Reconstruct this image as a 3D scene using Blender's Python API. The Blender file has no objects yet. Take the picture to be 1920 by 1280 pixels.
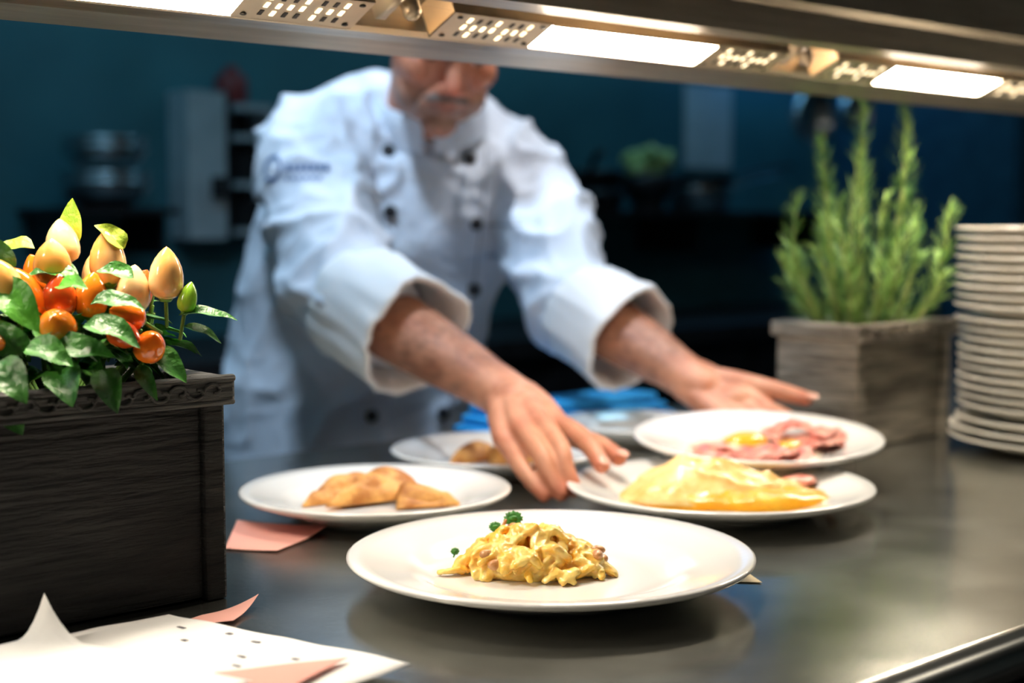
import bpy, math, random
from mathutils import Vector, Matrix, noise
from mathutils.bvhtree import BVHTree
random.seed(7)
scene=bpy.context.scene
A=Vector((.7555,.6552,0)); N=Vector((-.6552,.7555,0)); Z=Vector((0,0,1))
ANG=math.atan2(.6552,.7555)
CT=0.90
def L(a,n,z): return A*a+N*n+Vector((0,0,z))
def V(*a): return Vector(a)

# ---------------------------------------------------------------- materials
def M(name,c1,c2=None,scale=20,rough=.5,metal=0,bump=0,bscale=80,sss=0,coat=0,emit=None,estr=0,stretch=(1,1,1),rot=0,ramp=(.35,.65),spec=.5,rvar=0,attr=None,trans=0,sssr=(.01,.005,.003)):
    m=bpy.data.materials.new(name); m.use_nodes=True
    nt=m.node_tree; b=nt.nodes["Principled BSDF"]
    b.inputs["Base Color"].default_value=(*c1,1); b.inputs["Roughness"].default_value=rough
    b.inputs["Metallic"].default_value=metal
    b.inputs["Specular IOR Level"].default_value=spec
    if coat: b.inputs["Coat Weight"].default_value=coat; b.inputs["Coat Roughness"].default_value=.08
    if sss:
        b.inputs["Subsurface Weight"].default_value=sss
        b.inputs["Subsurface Radius"].default_value=sssr; b.inputs["Subsurface Scale"].default_value=1
    if trans: b.inputs["Transmission Weight"].default_value=trans
    if emit: b.inputs["Emission Color"].default_value=(*emit,1); b.inputs["Emission Strength"].default_value=estr
    tc=nt.nodes.new("ShaderNodeTexCoord"); mr_=nt.nodes.new("ShaderNodeMapping"); mp=nt.nodes.new("ShaderNodeMapping")
    mr_.inputs["Rotation"].default_value=(0,0,rot); mp.inputs["Scale"].default_value=stretch
    nt.links.new(tc.outputs["Object"],mr_.inputs[0]); nt.links.new(mr_.outputs[0],mp.inputs[0])
    if c2:
        n=nt.nodes.new("ShaderNodeTexNoise"); n.inputs["Scale"].default_value=scale; n.inputs["Detail"].default_value=5
        nt.links.new(mp.outputs[0],n.inputs[0])
        r=nt.nodes.new("ShaderNodeValToRGB")
        r.color_ramp.elements[0].position=ramp[0]; r.color_ramp.elements[1].position=ramp[1]
        r.color_ramp.elements[0].color=(*c1,1); r.color_ramp.elements[1].color=(*c2,1)
        nt.links.new(n.outputs[0],r.inputs[0])
        out=r.outputs[0]
        if attr:
            at=nt.nodes.new("ShaderNodeAttribute"); at.attribute_name=attr
            mx=nt.nodes.new("ShaderNodeMix"); mx.data_type='RGBA'; mx.blend_type='MULTIPLY'; mx.inputs[0].default_value=1
            nt.links.new(out,mx.inputs[6]); nt.links.new(at.outputs["Color"],mx.inputs[7]); out=mx.outputs[2]
        nt.links.new(out,b.inputs["Base Color"])
        if rvar:
            mr=nt.nodes.new("ShaderNodeMapRange"); mr.inputs[3].default_value=rough-rvar; mr.inputs[4].default_value=rough+rvar
            nt.links.new(n.outputs[0],mr.inputs[0]); nt.links.new(mr.outputs[0],b.inputs["Roughness"])
    if bump:
        n2=nt.nodes.new("ShaderNodeTexNoise"); n2.inputs["Scale"].default_value=bscale; n2.inputs["Detail"].default_value=6
        nt.links.new(mp.outputs[0],n2.inputs[0])
        bp=nt.nodes.new("ShaderNodeBump"); bp.inputs["Strength"].default_value=bump; bp.inputs["Distance"].default_value=.01
        nt.links.new(n2.outputs[0],bp.inputs["Height"]); nt.links.new(bp.outputs[0],b.inputs["Normal"])
    return m

m_counter=M("brushed_steel_counter",(.27,.27,.24),(.40,.40,.36),scale=10,rough=.20,metal=.92,bump=.010,bscale=120,rvar=.05)
m_edge=M("polished_edge_steel",(.6,.6,.55),(.75,.74,.68),scale=8,rough=.25,metal=1)
m_cab=M("dark_cabinet_steel",(.02,.022,.025),(.035,.036,.04),rough=.45,metal=.6)
m_gan=M("gantry_steel",(.42,.36,.28),(.54,.47,.37),scale=9,rough=.36,metal=.8,bump=.015,bscale=60,stretch=(1,12,12),rot=-ANG)
m_gdark=M("gantry_inner_dark",(.05,.04,.03),(.09,.07,.05),rough=.5,metal=.5)
m_perf=M("perforated_steel",(.56,.47,.35),(.68,.58,.43),rough=.4,metal=.5)
m_slot=M("slot_painted_glow",(.9,.8,.6),emit=(1,.80,.5),estr=3)  # emission stands in for lamp light showing through the slots
m_slot.cycles.emission_sampling='NONE'
m_slotd=M("dark_slot",(.03,.025,.02))
m_lamp=M("heat_lamp_glass",(1,.95,.85),emit=(1,.87,.71),estr=125)
m_plate=M("white_porcelain",(.85,.85,.83),(.87,.87,.85),scale=5,rough=.13,coat=.5)
m_platestack=M("stack_porcelain",(.80,.77,.68),(.84,.81,.72),scale=5,rough=.2,coat=.3)
m_egg=M("scrambled_egg",(.90,.50,.06),(.95,.68,.20),scale=70,rough=.25,bump=.2,bscale=220,sss=.2,coat=.35,ramp=(.38,.6))
m_ham=M("sauteed_bits",(.45,.18,.05),(.66,.36,.15),scale=120,rough=.3,bump=.2,bscale=300,coat=.3)
m_pars=M("parsley",(.03,.16,.02),(.06,.28,.04),scale=200,rough=.45)
m_omel=M("omelette_skin",(.80,.42,.09),(.93,.68,.28),scale=45,rough=.36,bump=.35,bscale=70,sss=.15,coat=.2,ramp=(.3,.6))
m_omel2=M("omelette_fold",(.86,.34,.01),(.90,.46,.03),scale=50,rough=.3,bump=.2,bscale=120,sss=.15,coat=.4)
m_crepe=M("crepe",(.42,.15,.025),(.78,.40,.11),scale=45,rough=.5,bump=.3,bscale=110,ramp=(.38,.60))
m_white=M("egg_white",(.88,.80,.60),(.95,.90,.76),scale=60,rough=.25,bump=.2,bscale=120,coat=.4)
m_yolk=M("egg_yolk",(.95,.42,.02),(1,.52,.04),scale=30,rough=.15,coat=.6)
m_bacon=M("ham_slice_pink",(.66,.17,.13),(.88,.46,.36),scale=40,rough=.3,coat=.4,bump=.2,stretch=(1,2.2,2),rot=-ANG,ramp=(.40,.62))
m_wood=M("weathered_wood_planter",(.006,.006,.0065),(.034,.033,.032),scale=6,rough=.75,bump=1,bscale=9,stretch=(2.2,2.2,20),rot=-ANG,ramp=(.3,.75))
m_wood2=M("grey_wood_planter",(.085,.072,.055),(.29,.26,.21),scale=5,rough=.75,bump=.6,bscale=8,stretch=(2.5,2.5,22),rot=-ANG,ramp=(.32,.68))
m_rim=M("weathered_rim_wood",(.02,.02,.02),(.10,.097,.09),scale=8,rough=.6,bump=.8,bscale=12,stretch=(2,18,18),rot=-ANG,ramp=(.35,.7))
m_soil=M("potting_soil",(.02,.013,.008),(.05,.035,.02),scale=120,rough=.95,bump=1,bscale=150)
m_leaf=M("pepper_leaf",(.02,.12,.015),(.06,.25,.03),scale=55,rough=.34,bump=.35,bscale=130,spec=.6)
m_leafy=M("young_leaf",(.22,.40,.03),(.42,.52,.06),scale=55,rough=.4,bump=.3,bscale=120)
m_stem=M("green_stem",(.10,.25,.04),(.16,.34,.06),scale=50,rough=.5)
m_pep1=M("pepper_cream",(.95,.46,.11),(.98,.70,.34),scale=22,rough=.16,coat=.6,sss=.1,ramp=(.4,.6))  # cream peppers, paled further to stand in for overexposure under the lamps
m_pep2=M("pepper_orange",(.90,.17,.01),(.95,.30,.02),scale=18,rough=.14,coat=.7,sss=.05)
m_pep3=M("pepper_red",(.50,.05,.01),(.70,.11,.01),scale=18,rough=.16,coat=.6)
m_pep4=M("pepper_green",(.25,.50,.03),(.4,.62,.08),scale=18,rough=.18,coat=.6)
m_rose=M("rosemary_needle",(.09,.24,.05),(.34,.54,.13),scale=25,rough=.5)
m_rstem=M("rosemary_stem",(.20,.24,.07),(.30,.34,.11),scale=60,rough=.6)
m_paper=M("order_paper",(.80,.80,.78),(.84,.84,.82),scale=6,rough=.7)
m_pink=M("pink_paper",(.76,.34,.28),(.82,.41,.34),scale=8,rough=.75)
m_ink=M("ink_mark",(.12,.12,.14))
m_jacket=M("chef_jacket_cotton",(.64,.69,.78),(.69,.74,.82),scale=12,rough=.8,bump=.12,bscale=500)  # white cotton like the cuffs; bluish shade is put into the colour
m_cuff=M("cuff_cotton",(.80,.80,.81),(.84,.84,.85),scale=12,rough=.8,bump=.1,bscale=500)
m_skin=M("skin",(.46,.18,.10),(.60,.28,.17),scale=35,rough=.45,sss=.12,bump=.15,bscale=260,attr="tint",sssr=(.012,.005,.003))
m_nail=M("finger_nail",(.70,.38,.30),rough=.25)
m_hair=M("grey_hair",(.12,.10,.09),(.28,.25,.23),scale=120,rough=.7,bump=.8,bscale=300)
m_eye=M("eye_white",(.8,.78,.75),rough=.1); m_iris=M("iris",(.05,.03,.02),rough=.1)
m_btn=M("black_button",(.008,.008,.010),rough=.45)
m_blue=M("embroidery_blue",(.10,.17,.33),(.13,.2,.38),rough=.8)
m_grey=M("embroidery_grey",(.3,.33,.38),(.34,.37,.42),rough=.8)
m_trous=M("dark_trousers",(.03,.035,.05),(.05,.055,.07),rough=.85)
m_shoe=M("black_shoe",(.015,.015,.015),rough=.4)
m_cloth=M("blue_cloth",(.01,.30,.72),(.03,.42,.85),scale=12,rough=.7,bump=.3,bscale=60)
m_wallb=M("kitchen_wall_teal",(.022,.105,.135),(.055,.215,.26),scale=1.6,rough=.55,bump=.05,ramp=(.3,.7))
m_wallg=M("grey_wall",(.20,.21,.21),(.25,.26,.26),scale=2,rough=.7,bump=.05)
m_floor=M("kitchen_floor_tile",(.05,.05,.055),(.08,.08,.085),scale=4,rough=.4,bump=.05)
m_ceil=M("ceiling_paint",(.4,.42,.44),(.45,.47,.48),scale=2,rough=.9)
m_pansteel=M("pan_steel",(.55,.62,.65),(.7,.75,.78),rough=.25,metal=1)
m_pandark=M("pan_dark",(.015,.018,.022),(.03,.035,.04),rough=.35,metal=.3)
m_whitecab=M("white_cabinet",(.38,.44,.47),(.44,.50,.53),rough=.5)
m_red=M("red_plastic",(.20,.02,.02),rough=.45)
m_lett=M("lettuce",(.25,.38,.10),(.5,.6,.25),scale=30,rough=.6,bump=.4)
m_teal=M("teal_cabinet",(.02,.08,.13),(.03,.11,.17),rough=.35,metal=.2)
m_cool=M("cool_panel_glow",(.7,.85,1),emit=(.30,.72,1.0),estr=7.5)
m_warmfill=M("added_warm_fill_panel",(1,.9,.8),emit=(1,.90,.76),estr=2.8)  # glow of the added camera-side fill panels
m_bluelit=M("blue_led",(.2,.5,1),emit=(.10,.45,1.0),estr=2.5)

# ---------------------------------------------------------------- mesh builder
def catmull(P,R,sub):
    if sub<=1 or len(P)<3: return list(P),list(R)
    o=[];ro=[]
    for i in range(len(P)-1):
        p0=P[max(i-1,0)];p1=P[i];p2=P[i+1];p3=P[min(i+2,len(P)-1)]
        for k in range(sub):
            t=k/sub
            o.append(.5*((2*p1)+(p2-p0)*t+(2*p0-5*p1+4*p2-p3)*t*t+(3*p1-p0-3*p2+p3)*t**3))
            ro.append(R[i]*(1-t)+R[i+1]*t)
    o.append(P[-1]);ro.append(R[-1]);return o,ro
class MB:
    def __init__(s): s.v=[];s.f=[];s.m=[]
    def add(s,vs,fs,mi=0):
        o=len(s.v); s.v+=[Vector(x) for x in vs]
        for f in fs: s.f.append([i+o for i in f]); s.m.append(mi)
    def boxl(s,a0,a1,n0,n1,z0,z1,mi=0):
        c=[L(a,n,z) for z in (z0,z1) for n in (n0,n1) for a in (a0,a1)]
        s.add(c,[(0,2,3,1),(4,5,7,6),(0,1,5,4),(2,6,7,3),(0,4,6,2),(1,3,7,5)],mi)
    def obox(s,c,dx,dy,dz,R=None,mi=0):
        R=R or Matrix.Identity(3); c=Vector(c)
        p=[c+R@Vector((x*dx/2,y*dy/2,z*dz/2)) for z in (-1,1) for y in (-1,1) for x in (-1,1)]
        s.add(p,[(0,2,3,1),(4,5,7,6),(0,1,5,4),(2,6,7,3),(0,4,6,2),(1,3,7,5)],mi)
    def tube(s,P,R,seg=12,mi=0,sub=1,flat=1,up=None,cap=True):
        P=[Vector(p) for p in P]
        if not hasattr(R,'__len__'): R=[R]*len(P)
        P,R=catmull(P,R,sub)
        n=len(P);T=[]
        for i in range(n):
            t=(P[min(i+1,n-1)]-P[max(i-1,0)]); T.append(t.normalized() if t.length>1e-9 else Vector((0,0,1)))
        if up is None: up=Vector((0,0,1)) if abs(T[0].z)<.9 else Vector((1,0,0))
        u=(Vector(up)-T[0]*Vector(up).dot(T[0])).normalized()
        def ring(c,u,w,r): return [c+u*(math.sin(2*math.pi*k/seg)*r*flat)+w*(math.cos(2*math.pi*k/seg)*r) for k in range(seg)]
        fr=[]
        for i in range(n):
            u=(u-T[i]*u.dot(T[i])).normalized(); fr.append((u.copy(),T[i].cross(u)))
        vs=[];cnt=0
        if cap:
            for fz,rr in ((-.92,.38),(-.7,.72),(-.35,.94)):
                vs+=ring(P[0]+T[0]*R[0]*fz*.8,fr[0][0],fr[0][1],R[0]*rr);cnt+=1
        for i in range(n): vs+=ring(P[i],fr[i][0],fr[i][1],R[i]);cnt+=1
        if cap:
            for fz,rr in ((.35,.94),(.7,.72),(.92,.38)):
                vs+=ring(P[-1]+T[-1]*R[-1]*fz*.8,fr[-1][0],fr[-1][1],R[-1]*rr);cnt+=1
        fs=[]
        for i in range(cnt-1):
            for k in range(seg):
                k2=(k+1)%seg; fs.append((i*seg+k,i*seg+k2,(i+1)*seg+k2,(i+1)*seg+k))
        fs.append(tuple(range(seg-1,-1,-1))); fs.append(tuple((cnt-1)*seg+k for k in range(seg)))
        s.add(vs,fs,mi)
    def ell(s,c,r,Mx=None,mi=0,su=20,sv=12):
        if not hasattr(r,'__len__'): r=(r,r,r)
        c=Vector(c);Mx=Mx or Matrix.Identity(3);vs=[c+Mx@Vector((0,0,-r[2]))]
        for j in range(1,sv):
            p=math.pi*j/sv-math.pi/2
            for i in range(su):
                t=2*math.pi*i/su
                vs.append(c+Mx@Vector((math.cos(p)*math.cos(t)*r[0],math.cos(p)*math.sin(t)*r[1],math.sin(p)*r[2])))
        vs.append(c+Mx@Vector((0,0,r[2])));fs=[]
        for i in range(su): fs.append((0,1+(i+1)%su,1+i))
        for j in range(sv-2):
            for i in range(su):
                a=1+j*su+i;b=1+j*su+(i+1)%su;fs.append((a,b,b+su,a+su))
        e=len(vs)-1;o=1+(sv-2)*su
        for i in range(su): fs.append((o+i,o+(i+1)%su,e))
        s.add(vs,fs,mi)
    def lathe(s,prof,c,Mx=None,seg=48,mi=0,closed=True):
        c=Vector(c);Mx=Mx or Matrix.Identity(3);vs=[]
        for r,z in prof:
            for k in range(seg):
                t=2*math.pi*k/seg; vs.append(c+Mx@Vector((max(r,1e-5)*math.cos(t),max(r,1e-5)*math.sin(t),z)))
        fs=[]
        for i in range(len(prof)-1):
            for k in range(seg):
                k2=(k+1)%seg; fs.append((i*seg+k,i*seg+k2,(i+1)*seg+k2,(i+1)*seg+k))
        s.add(vs,fs,mi)
    def dome(s,outline,z0,H,p=2.2,amp=.003,nf=60,peak=(0,0),mi=0,rings=14,seg=72,q=.5,base=None,fold=None):
        P=[Vector((x,y,0)) for x,y in outline];n=len(P)
        cx=sum(q_.x for q_ in P)/n;cy=sum(q_.y for q_ in P)/n;pts=[]
        for i in range(seg):
            t=i/seg*n;j=int(t);t-=j
            p0,p1,p2,p3=P[(j-1)%n],P[j%n],P[(j+1)%n],P[(j+2)%n]
            pts.append(.5*((2*p1)+(p2-p0)*t+(2*p0-5*p1+4*p2-p3)*t*t+(3*p1-p0-3*p2+p3)*t**3))
        C=Vector((cx+peak[0],cy+peak[1],0));vs=[];fs=[]
        zb=z0
        for j in range(rings+1):
            rho=(j/rings)**.8
            for q_ in pts:
                w=C.lerp(q_,rho); h=H*max(0,1-rho**p)**q
                nz=noise.noise(Vector((w.x*nf,w.y*nf,z0*30)))*amp*(1 if j<rings else 0)*min(1,4*(1-rho)+.2)
                if fold:
                    g=noise.noise(Vector((w.x*fold[0]*.6+w.y*fold[0]*.4,w.y*fold[0]*1.6,z0*77)))
                    nz+=max(0,1-abs(g)*3.2)**1.6*fold[1]*min(1,3*(1-rho))
                d=noise.noise(Vector((w.x*nf*.5,w.y*nf*.5,7)))*amp*.6*rho
                vs.append(Vector((w.x+d,w.y+d,zb+max(h+nz,0)+.0004)))
        vs+= [Vector((v.x,v.y,zb-.0005)) for v in vs[-seg:]]
        for j in range(rings+1):
            for k in range(seg):
                k2=(k+1)%seg;fs.append((j*seg+k,(j+1)*seg+k,(j+1)*seg+k2,j*seg+k2))
        fs.append(tuple((rings+1)*seg+k for k in range(seg)))
        s.add(vs,fs,mi)
    def build(s,name,mats,smooth=True,parent=None,mods=None,bevel=0,auto=False):
        me=bpy.data.meshes.new(name); me.from_pydata([tuple(v) for v in s.v],[],s.f)
        if not isinstance(mats,(list,tuple)): mats=[mats]
        for m in mats: me.materials.append(m)
        me.polygons.foreach_set("material_index",s.m)
        me.polygons.foreach_set("use_smooth",[smooth]*len(s.f)); me.update()
        o=bpy.data.objects.new(name,me); scene.collection.objects.link(o)
        if bevel:
            b=o.modifiers.new("bevel",'BEVEL');b.width=bevel;b.segments=2;b.limit_method='ANGLE'
        if parent: o.parent=parent
        return o
def empty(name,loc=(0,0,0)):
    e=bpy.data.objects.new(name,None);scene.collection.objects.link(e);return e
def bake(o,voxel,sm=4,fac=.5):
    r=o.modifiers.new("r",'REMESH');r.mode='VOXEL';r.voxel_size=voxel;r.use_smooth_shade=True
    k=o.modifiers.new("s",'SMOOTH');k.factor=fac;k.iterations=sm
    dg=bpy.context.evaluated_depsgraph_get();dg.update()
    me=bpy.data.meshes.new_from_object(o.evaluated_get(dg)); o.modifiers.clear()
    mats=[m for m in o.data.materials]; o.data=me
    if not len(me.materials):
        for m in mats: me.materials.append(m)
    me.polygons.foreach_set("use_smooth",[True]*len(me.polygons))
    return o
def bvh(o):
    me=o.data;return BVHTree.FromPolygons([v.co.copy() for v in me.vertices],[tuple(p.vertices) for p in me.polygons])
def tint(o,fn):
    at=o.data.color_attributes.new("tint",'FLOAT_COLOR','POINT')
    for i,v in enumerate(o.data.vertices):
        c=fn(v.co);at.data[i].color=(*c,1)

# ---------------------------------------------------------------- room
def room(name,*a,mat=m_wallg):
    b=MB();b.boxl(*a);return b.build(name,mat,smooth=False)
room("floor",-2.6,5.2,-2.4,3.05,-.1,0,mat=m_floor)
room("ceiling",-2.6,5.2,-2.4,3.05,2.7,2.8,mat=m_ceil)
room("wall_back",-2.6,5.2,3.05,3.15,0,2.7,mat=m_wallb)
room("wall_front",-2.6,5.2,-2.5,-2.4,0,2.7,mat=m_wallg)
room("wall_left",-2.7,-2.6,-2.5,3.15,0,2.7,mat=m_wallg)
room("wall_right",5.2,5.3,-2.5,3.15,0,2.7,mat=m_wallb)

# pass counter
b=MB()
b.boxl(-1.6,3.6,.490,1.43,CT-.035,CT,0)
b.tube([L(a,.490,CT-.0175) for a in (-1.6,3.6)],.0175,seg=20,mi=1,cap=False)
b.tube([L(-1.6,1.43,CT-.0175),L(3.6,1.43,CT-.0175)],.0175,seg=20,mi=1,cap=False)
b.boxl(-1.55,3.55,.56,1.38,.1,CT-.036,2)
b.boxl(-1.5,3.5,.62,1.32,0,.1,2)
for a in (-.9,0,.9,1.8,2.7):
    b.boxl(a-.42,a+.42,.55,.56,.16,CT-.08,2)
pc=b.build("pass_counter",[m_counter,m_edge,m_cab],smooth=False)
for p in pc.data.polygons:
    if p.material_index==1:p.use_smooth=True

# ---------------------------------------------------------------- gantry
g=empty("heat_lamp_gantry")
prof=[(.868,1.50),(.868,1.447),(.862,1.443),(.862,1.437),(.868,1.433),(.868,1.384),(.877,1.378),(.885,1.352),(.905,1.349),(.908,1.353),(.908,1.392)]
prof2=[(.974,1.392),(.976,1.334),(.980,1.330),(1.0,1.3275),(1.028,1.3195),(1.034,1.321),(1.037,1.328),(1.037,1.50)]
for nm,pr,mt in (("front_housing",prof,m_gan),("rear_housing",prof2,m_gan),("inner_channel",[(.907,1.392),(.975,1.392)],m_gdark),("top_shelf",[(.85,1.50),(1.06,1.50),(1.06,1.512),(.85,1.512),(.85,1.50)],m_gan)):
    b=MB();vs=[];fs=[]
    for n_,z_ in pr: vs+=[L(-.9,n_,z_),L(3.4,n_,z_)]
    for i in range(len(pr)-1): fs.append((2*i,2*i+1,2*i+3,2*i+2))
    b.add(vs,fs);o=b.build(nm,mt,smooth=False,parent=g);s=o.modifiers.new("s",'SOLIDIFY');s.thickness=.0014;s.offset=0
b=MB()
for a in (-.8,3.3):
    b.tube([L(a,1.01,CT),L(a,1.01,1.335)],.018,seg=20,cap=False)
    b.lathe([(0,0),(.045,0),(.045,.006),(.018,.01)],L(a,1.01,CT),seg=24)
b.build("support_posts",[m_gan],parent=g)
FP0=(.926,1.3445);FP1=(.962,1.3275)
dn,dz=FP1[0]-FP0[0],FP1[1]-FP0[1];dl=math.hypot(dn,dz)
def fpt(a,s,h):
    return L(a,FP0[0]+dn*s+dz/dl*h,FP0[1]+dz*s-dn/dl*h)
def fbox(b,a0,a1,s0,s1,h0,h1,mi):
    c=[fpt(a,s,h) for h in (h0,h1) for s in (s0,s1) for a in (a0,a1)]
    b.add(c,[(0,2,3,1),(4,5,7,6),(0,1,5,4),(2,6,7,3),(0,4,6,2),(1,3,7,5)],mi)
def fixture(a0):
    b=MB()
    for s0 in (a0,a0+.33):
        fbox(b,s0,s0+.11,0,1,-.002,0,0)
        fbox(b,s0,s0+.11,0,.03,-.03,0,0);fbox(b,s0,s0+.11,.97,1,-.03,0,0)
        for r in range(3):
            for k in range(7):
                aa=s0+.020+k*.0105+(.004 if k>3 else 0); ss=.14+r*.26
                fbox(b,aa,aa+.0036,ss,ss+.16,-.0005,.0005,1 if (r==1 or (k+r)%3==0) else 2)
        for ss in (.15,.85):
            c=fpt(s0+.009,ss,.0003);b.ell(c,(.0028,.0028,.0012),mi=2,su=10,sv=6)
            c=fpt(s0+.101,ss,.0003);b.ell(c,(.0028,.0028,.0012),mi=2,su=10,sv=6)
    fbox(b,a0+.11,a0+.33,0,.06,-.02,.001,0);fbox(b,a0+.11,a0+.33,.94,1,-.02,.001,0)
    fbox(b,a0+.11,a0+.33,.06,.94,-.006,-.003,3)
    fbox(b,a0,a0+.44,.0,1,-.034,-.03,0)
    b.build("lamp_fixture",[m_perf,m_slot,m_slotd,m_lamp],smooth=False,parent=g)
    b=MB()
    b.tube([fpt(a0-.03,.45,-.045),fpt(a0-.03,.45,-.008)],.008,seg=16)
    b.tube([fpt(a0-.03,.45,-.012),fpt(a0-.03,.45,-.004)],.0045,seg=10)
    fbox(b,a0-.055,a0-.045,.1,.9,-.05,-.01,0)
    b.build("ceramic_terminal",[m_perf],parent=g)
for i in range(-2,5): fixture(.742+.52*(i-1))

# ---------------------------------------------------------------- plates
def plate_prof(R,h=.027):
    return [(0,.0085),(.5*R,.0085),(.58*R,.0092),(.63*R,.012),(.68*R,.0165),(.74*R,.0185),(.9*R,h-.003),(.985*R,h),(R,h-.001),(R*1.002,h-.0025),(.985*R,h-.005),(.8*R,.0135),(.68*R,.008),(.6*R,.003),(.57*R,0),(.53*R,0),(.52*R,.004),(0,.004)]
def plate(x,y,R,z=CT,tilt=None,h=.027,name="dinner_plate"):
    b=MB();b.lathe(plate_prof(R,h),(x,y,z),tilt,seg=96,mi=0)
    return b.build(name,m_plate)
plate(.029,1.055,.153)
plate(-.127,1.312,.126)
plate(.197,1.335,.145)
plate(-.015,1.545,.118)
TB=Matrix.Rotation(math.radians(3.4),3,'X')
BC=V(.262,1.505,.921)
plate(BC.x,BC.y,.132,z=BC.z,tilt=TB)
plate(.152,1.755,.095)

b=MB();random.seed(3)
zz=CT;SC=V(.668,1.685,0)
for i in range(22):
    R=.140 if i<2 else (.132 if i<12 else .137)
    st=.0113 if i not in(2,12) else .0160
    jx=random.uniform(-.0015,.0015)
    pr=[(0,.003),(.6*R,.003),(.7*R,.009),(.98*R,.0200),(R,.0200),(R*1.003,.0188),(.98*R,.0166),(.72*R,.0065),(.6*R,0),(0,0)]
    b.lathe(pr,(SC.x+jx,SC.y+jx,zz),seg=72); zz+=st if i!=0 else .0113
b.build("plate_stack",m_platestack)

# ---------------------------------------------------------------- food
random.seed(11)
b=MB();EC=V(.016,1.062,CT+.009)
b.ell(EC+V(0,0,.004),(.050,.034,.012))
for i in range(140):
    t=random.uniform(0,2*math.pi);rr=math.sqrt(random.random())
    rr*=1-.12*math.sin(3*t+1)
    x=EC.x+.054*rr*math.cos(t);y=EC.y+.038*rr*math.sin(t)
    top=.033*(1-rr**2*.72)*random.uniform(.45,1)*(1.12 if x<EC.x+.015 else .98)
    z=EC.z+max(top,.003); d=random.gauss(0,.8)+(3.14 if random.random()<.5 else 0);ln=random.uniform(.005,.015)
    P=[V(x-ln*math.cos(d),y-ln*math.sin(d),max(z-.006,EC.z+.002)),V(x,y,z),V(x+ln*math.cos(d+.7),y+ln*math.sin(d+.7),max(z-.008,EC.z+.002))]
    r=random.uniform(.0036,.0078)
    b.tube(P,[r*.65,r,r*.65],seg=10,sub=3,flat=.6)
o=b.build("scrambled_eggs",m_egg);bake(o,.0010,3,.5)
for v in o.data.vertices:
    c=v.co;q=c+V(noise.noise(c*60),noise.noise(c*60+V(3,0,0)),0)*.006
    rg=max(0,1-abs(noise.noise(q*120))*3)
    v.co=c+V(0,0,noise.noise(c*150)*.0010+rg*.0010)+V(noise.noise(c*90+V(5,0,0)),noise.noise(c*90+V(0,9,0)),0)*.0022
bv=bvh(o)
b=MB()
for (dx,dy,s) in ((-.028,-.030,.0060),(-.035,-.024,.0050),(.048,-.012,.0055),(.053,-.002,.005),(.02,.02,.0045),(-.015,.022,.0045),(.028,.026,.0045),(.050,.010,.005)):
    h=bv.ray_cast(V(EC.x+dx,EC.y+dy,1.1),V(0,0,-1))
    z=h[0].z if h[0] else EC.z+.004
    Mx=Matrix.Rotation(random.random()*3,3,'Z')@Matrix.Rotation(random.random()-.5,3,'X')
    b.ell((EC.x+dx,EC.y+dy,z-.001),(s*1.15,s*.8,s*.7),Mx,su=12,sv=8)
    b.ell(V(EC.x+dx,EC.y+dy,z-.001)+Mx@V(s*.7,s*.4,0),(s*.7,s*.6,s*.5),Mx,su=12,sv=8)
o2=b.build("diced_ham",m_ham)
b=MB()
def parsley(c,s):
    for k in range(8):
        t=k/8*6.28; c2=c+V(math.cos(t)*s*.62,math.sin(t)*s*.3,math.sin(t)*s*.42)
        vs=[c2+V(0,-.0008,0)]
        for j in range(12):
            a=j/12*6.28;r=s*.48*(1 if j%2 else .68)
            vs.append(c2+V(math.cos(a)*r,math.sin(a)*r*.5+.0008*(j%3),math.sin(a)*r*.8))
        b.add(vs,[(0,1+j,1+(j+1)%12) for j in range(12)])
    b.ell(c,(s*.5,s*.25,s*.35),su=10,sv=6)
    b.tube([c+V(-s*.3,0,-s*1.2),c],.0007,seg=6)
parsley(V(.001,1.090,CT+.0435),.0075);parsley(V(-.013,1.086,CT+.038),.005);parsley(V(-.044,1.080,CT+.020),.0035)
b.build("parsley_sprig",m_pars)
b=MB()
b.tube([V(-.011,1.083,CT+.032),V(-.005,1.085,CT+.043)],[.0024,.0020],seg=6,flat=.5)
b.build("ham_strip",m_ham)

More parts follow.
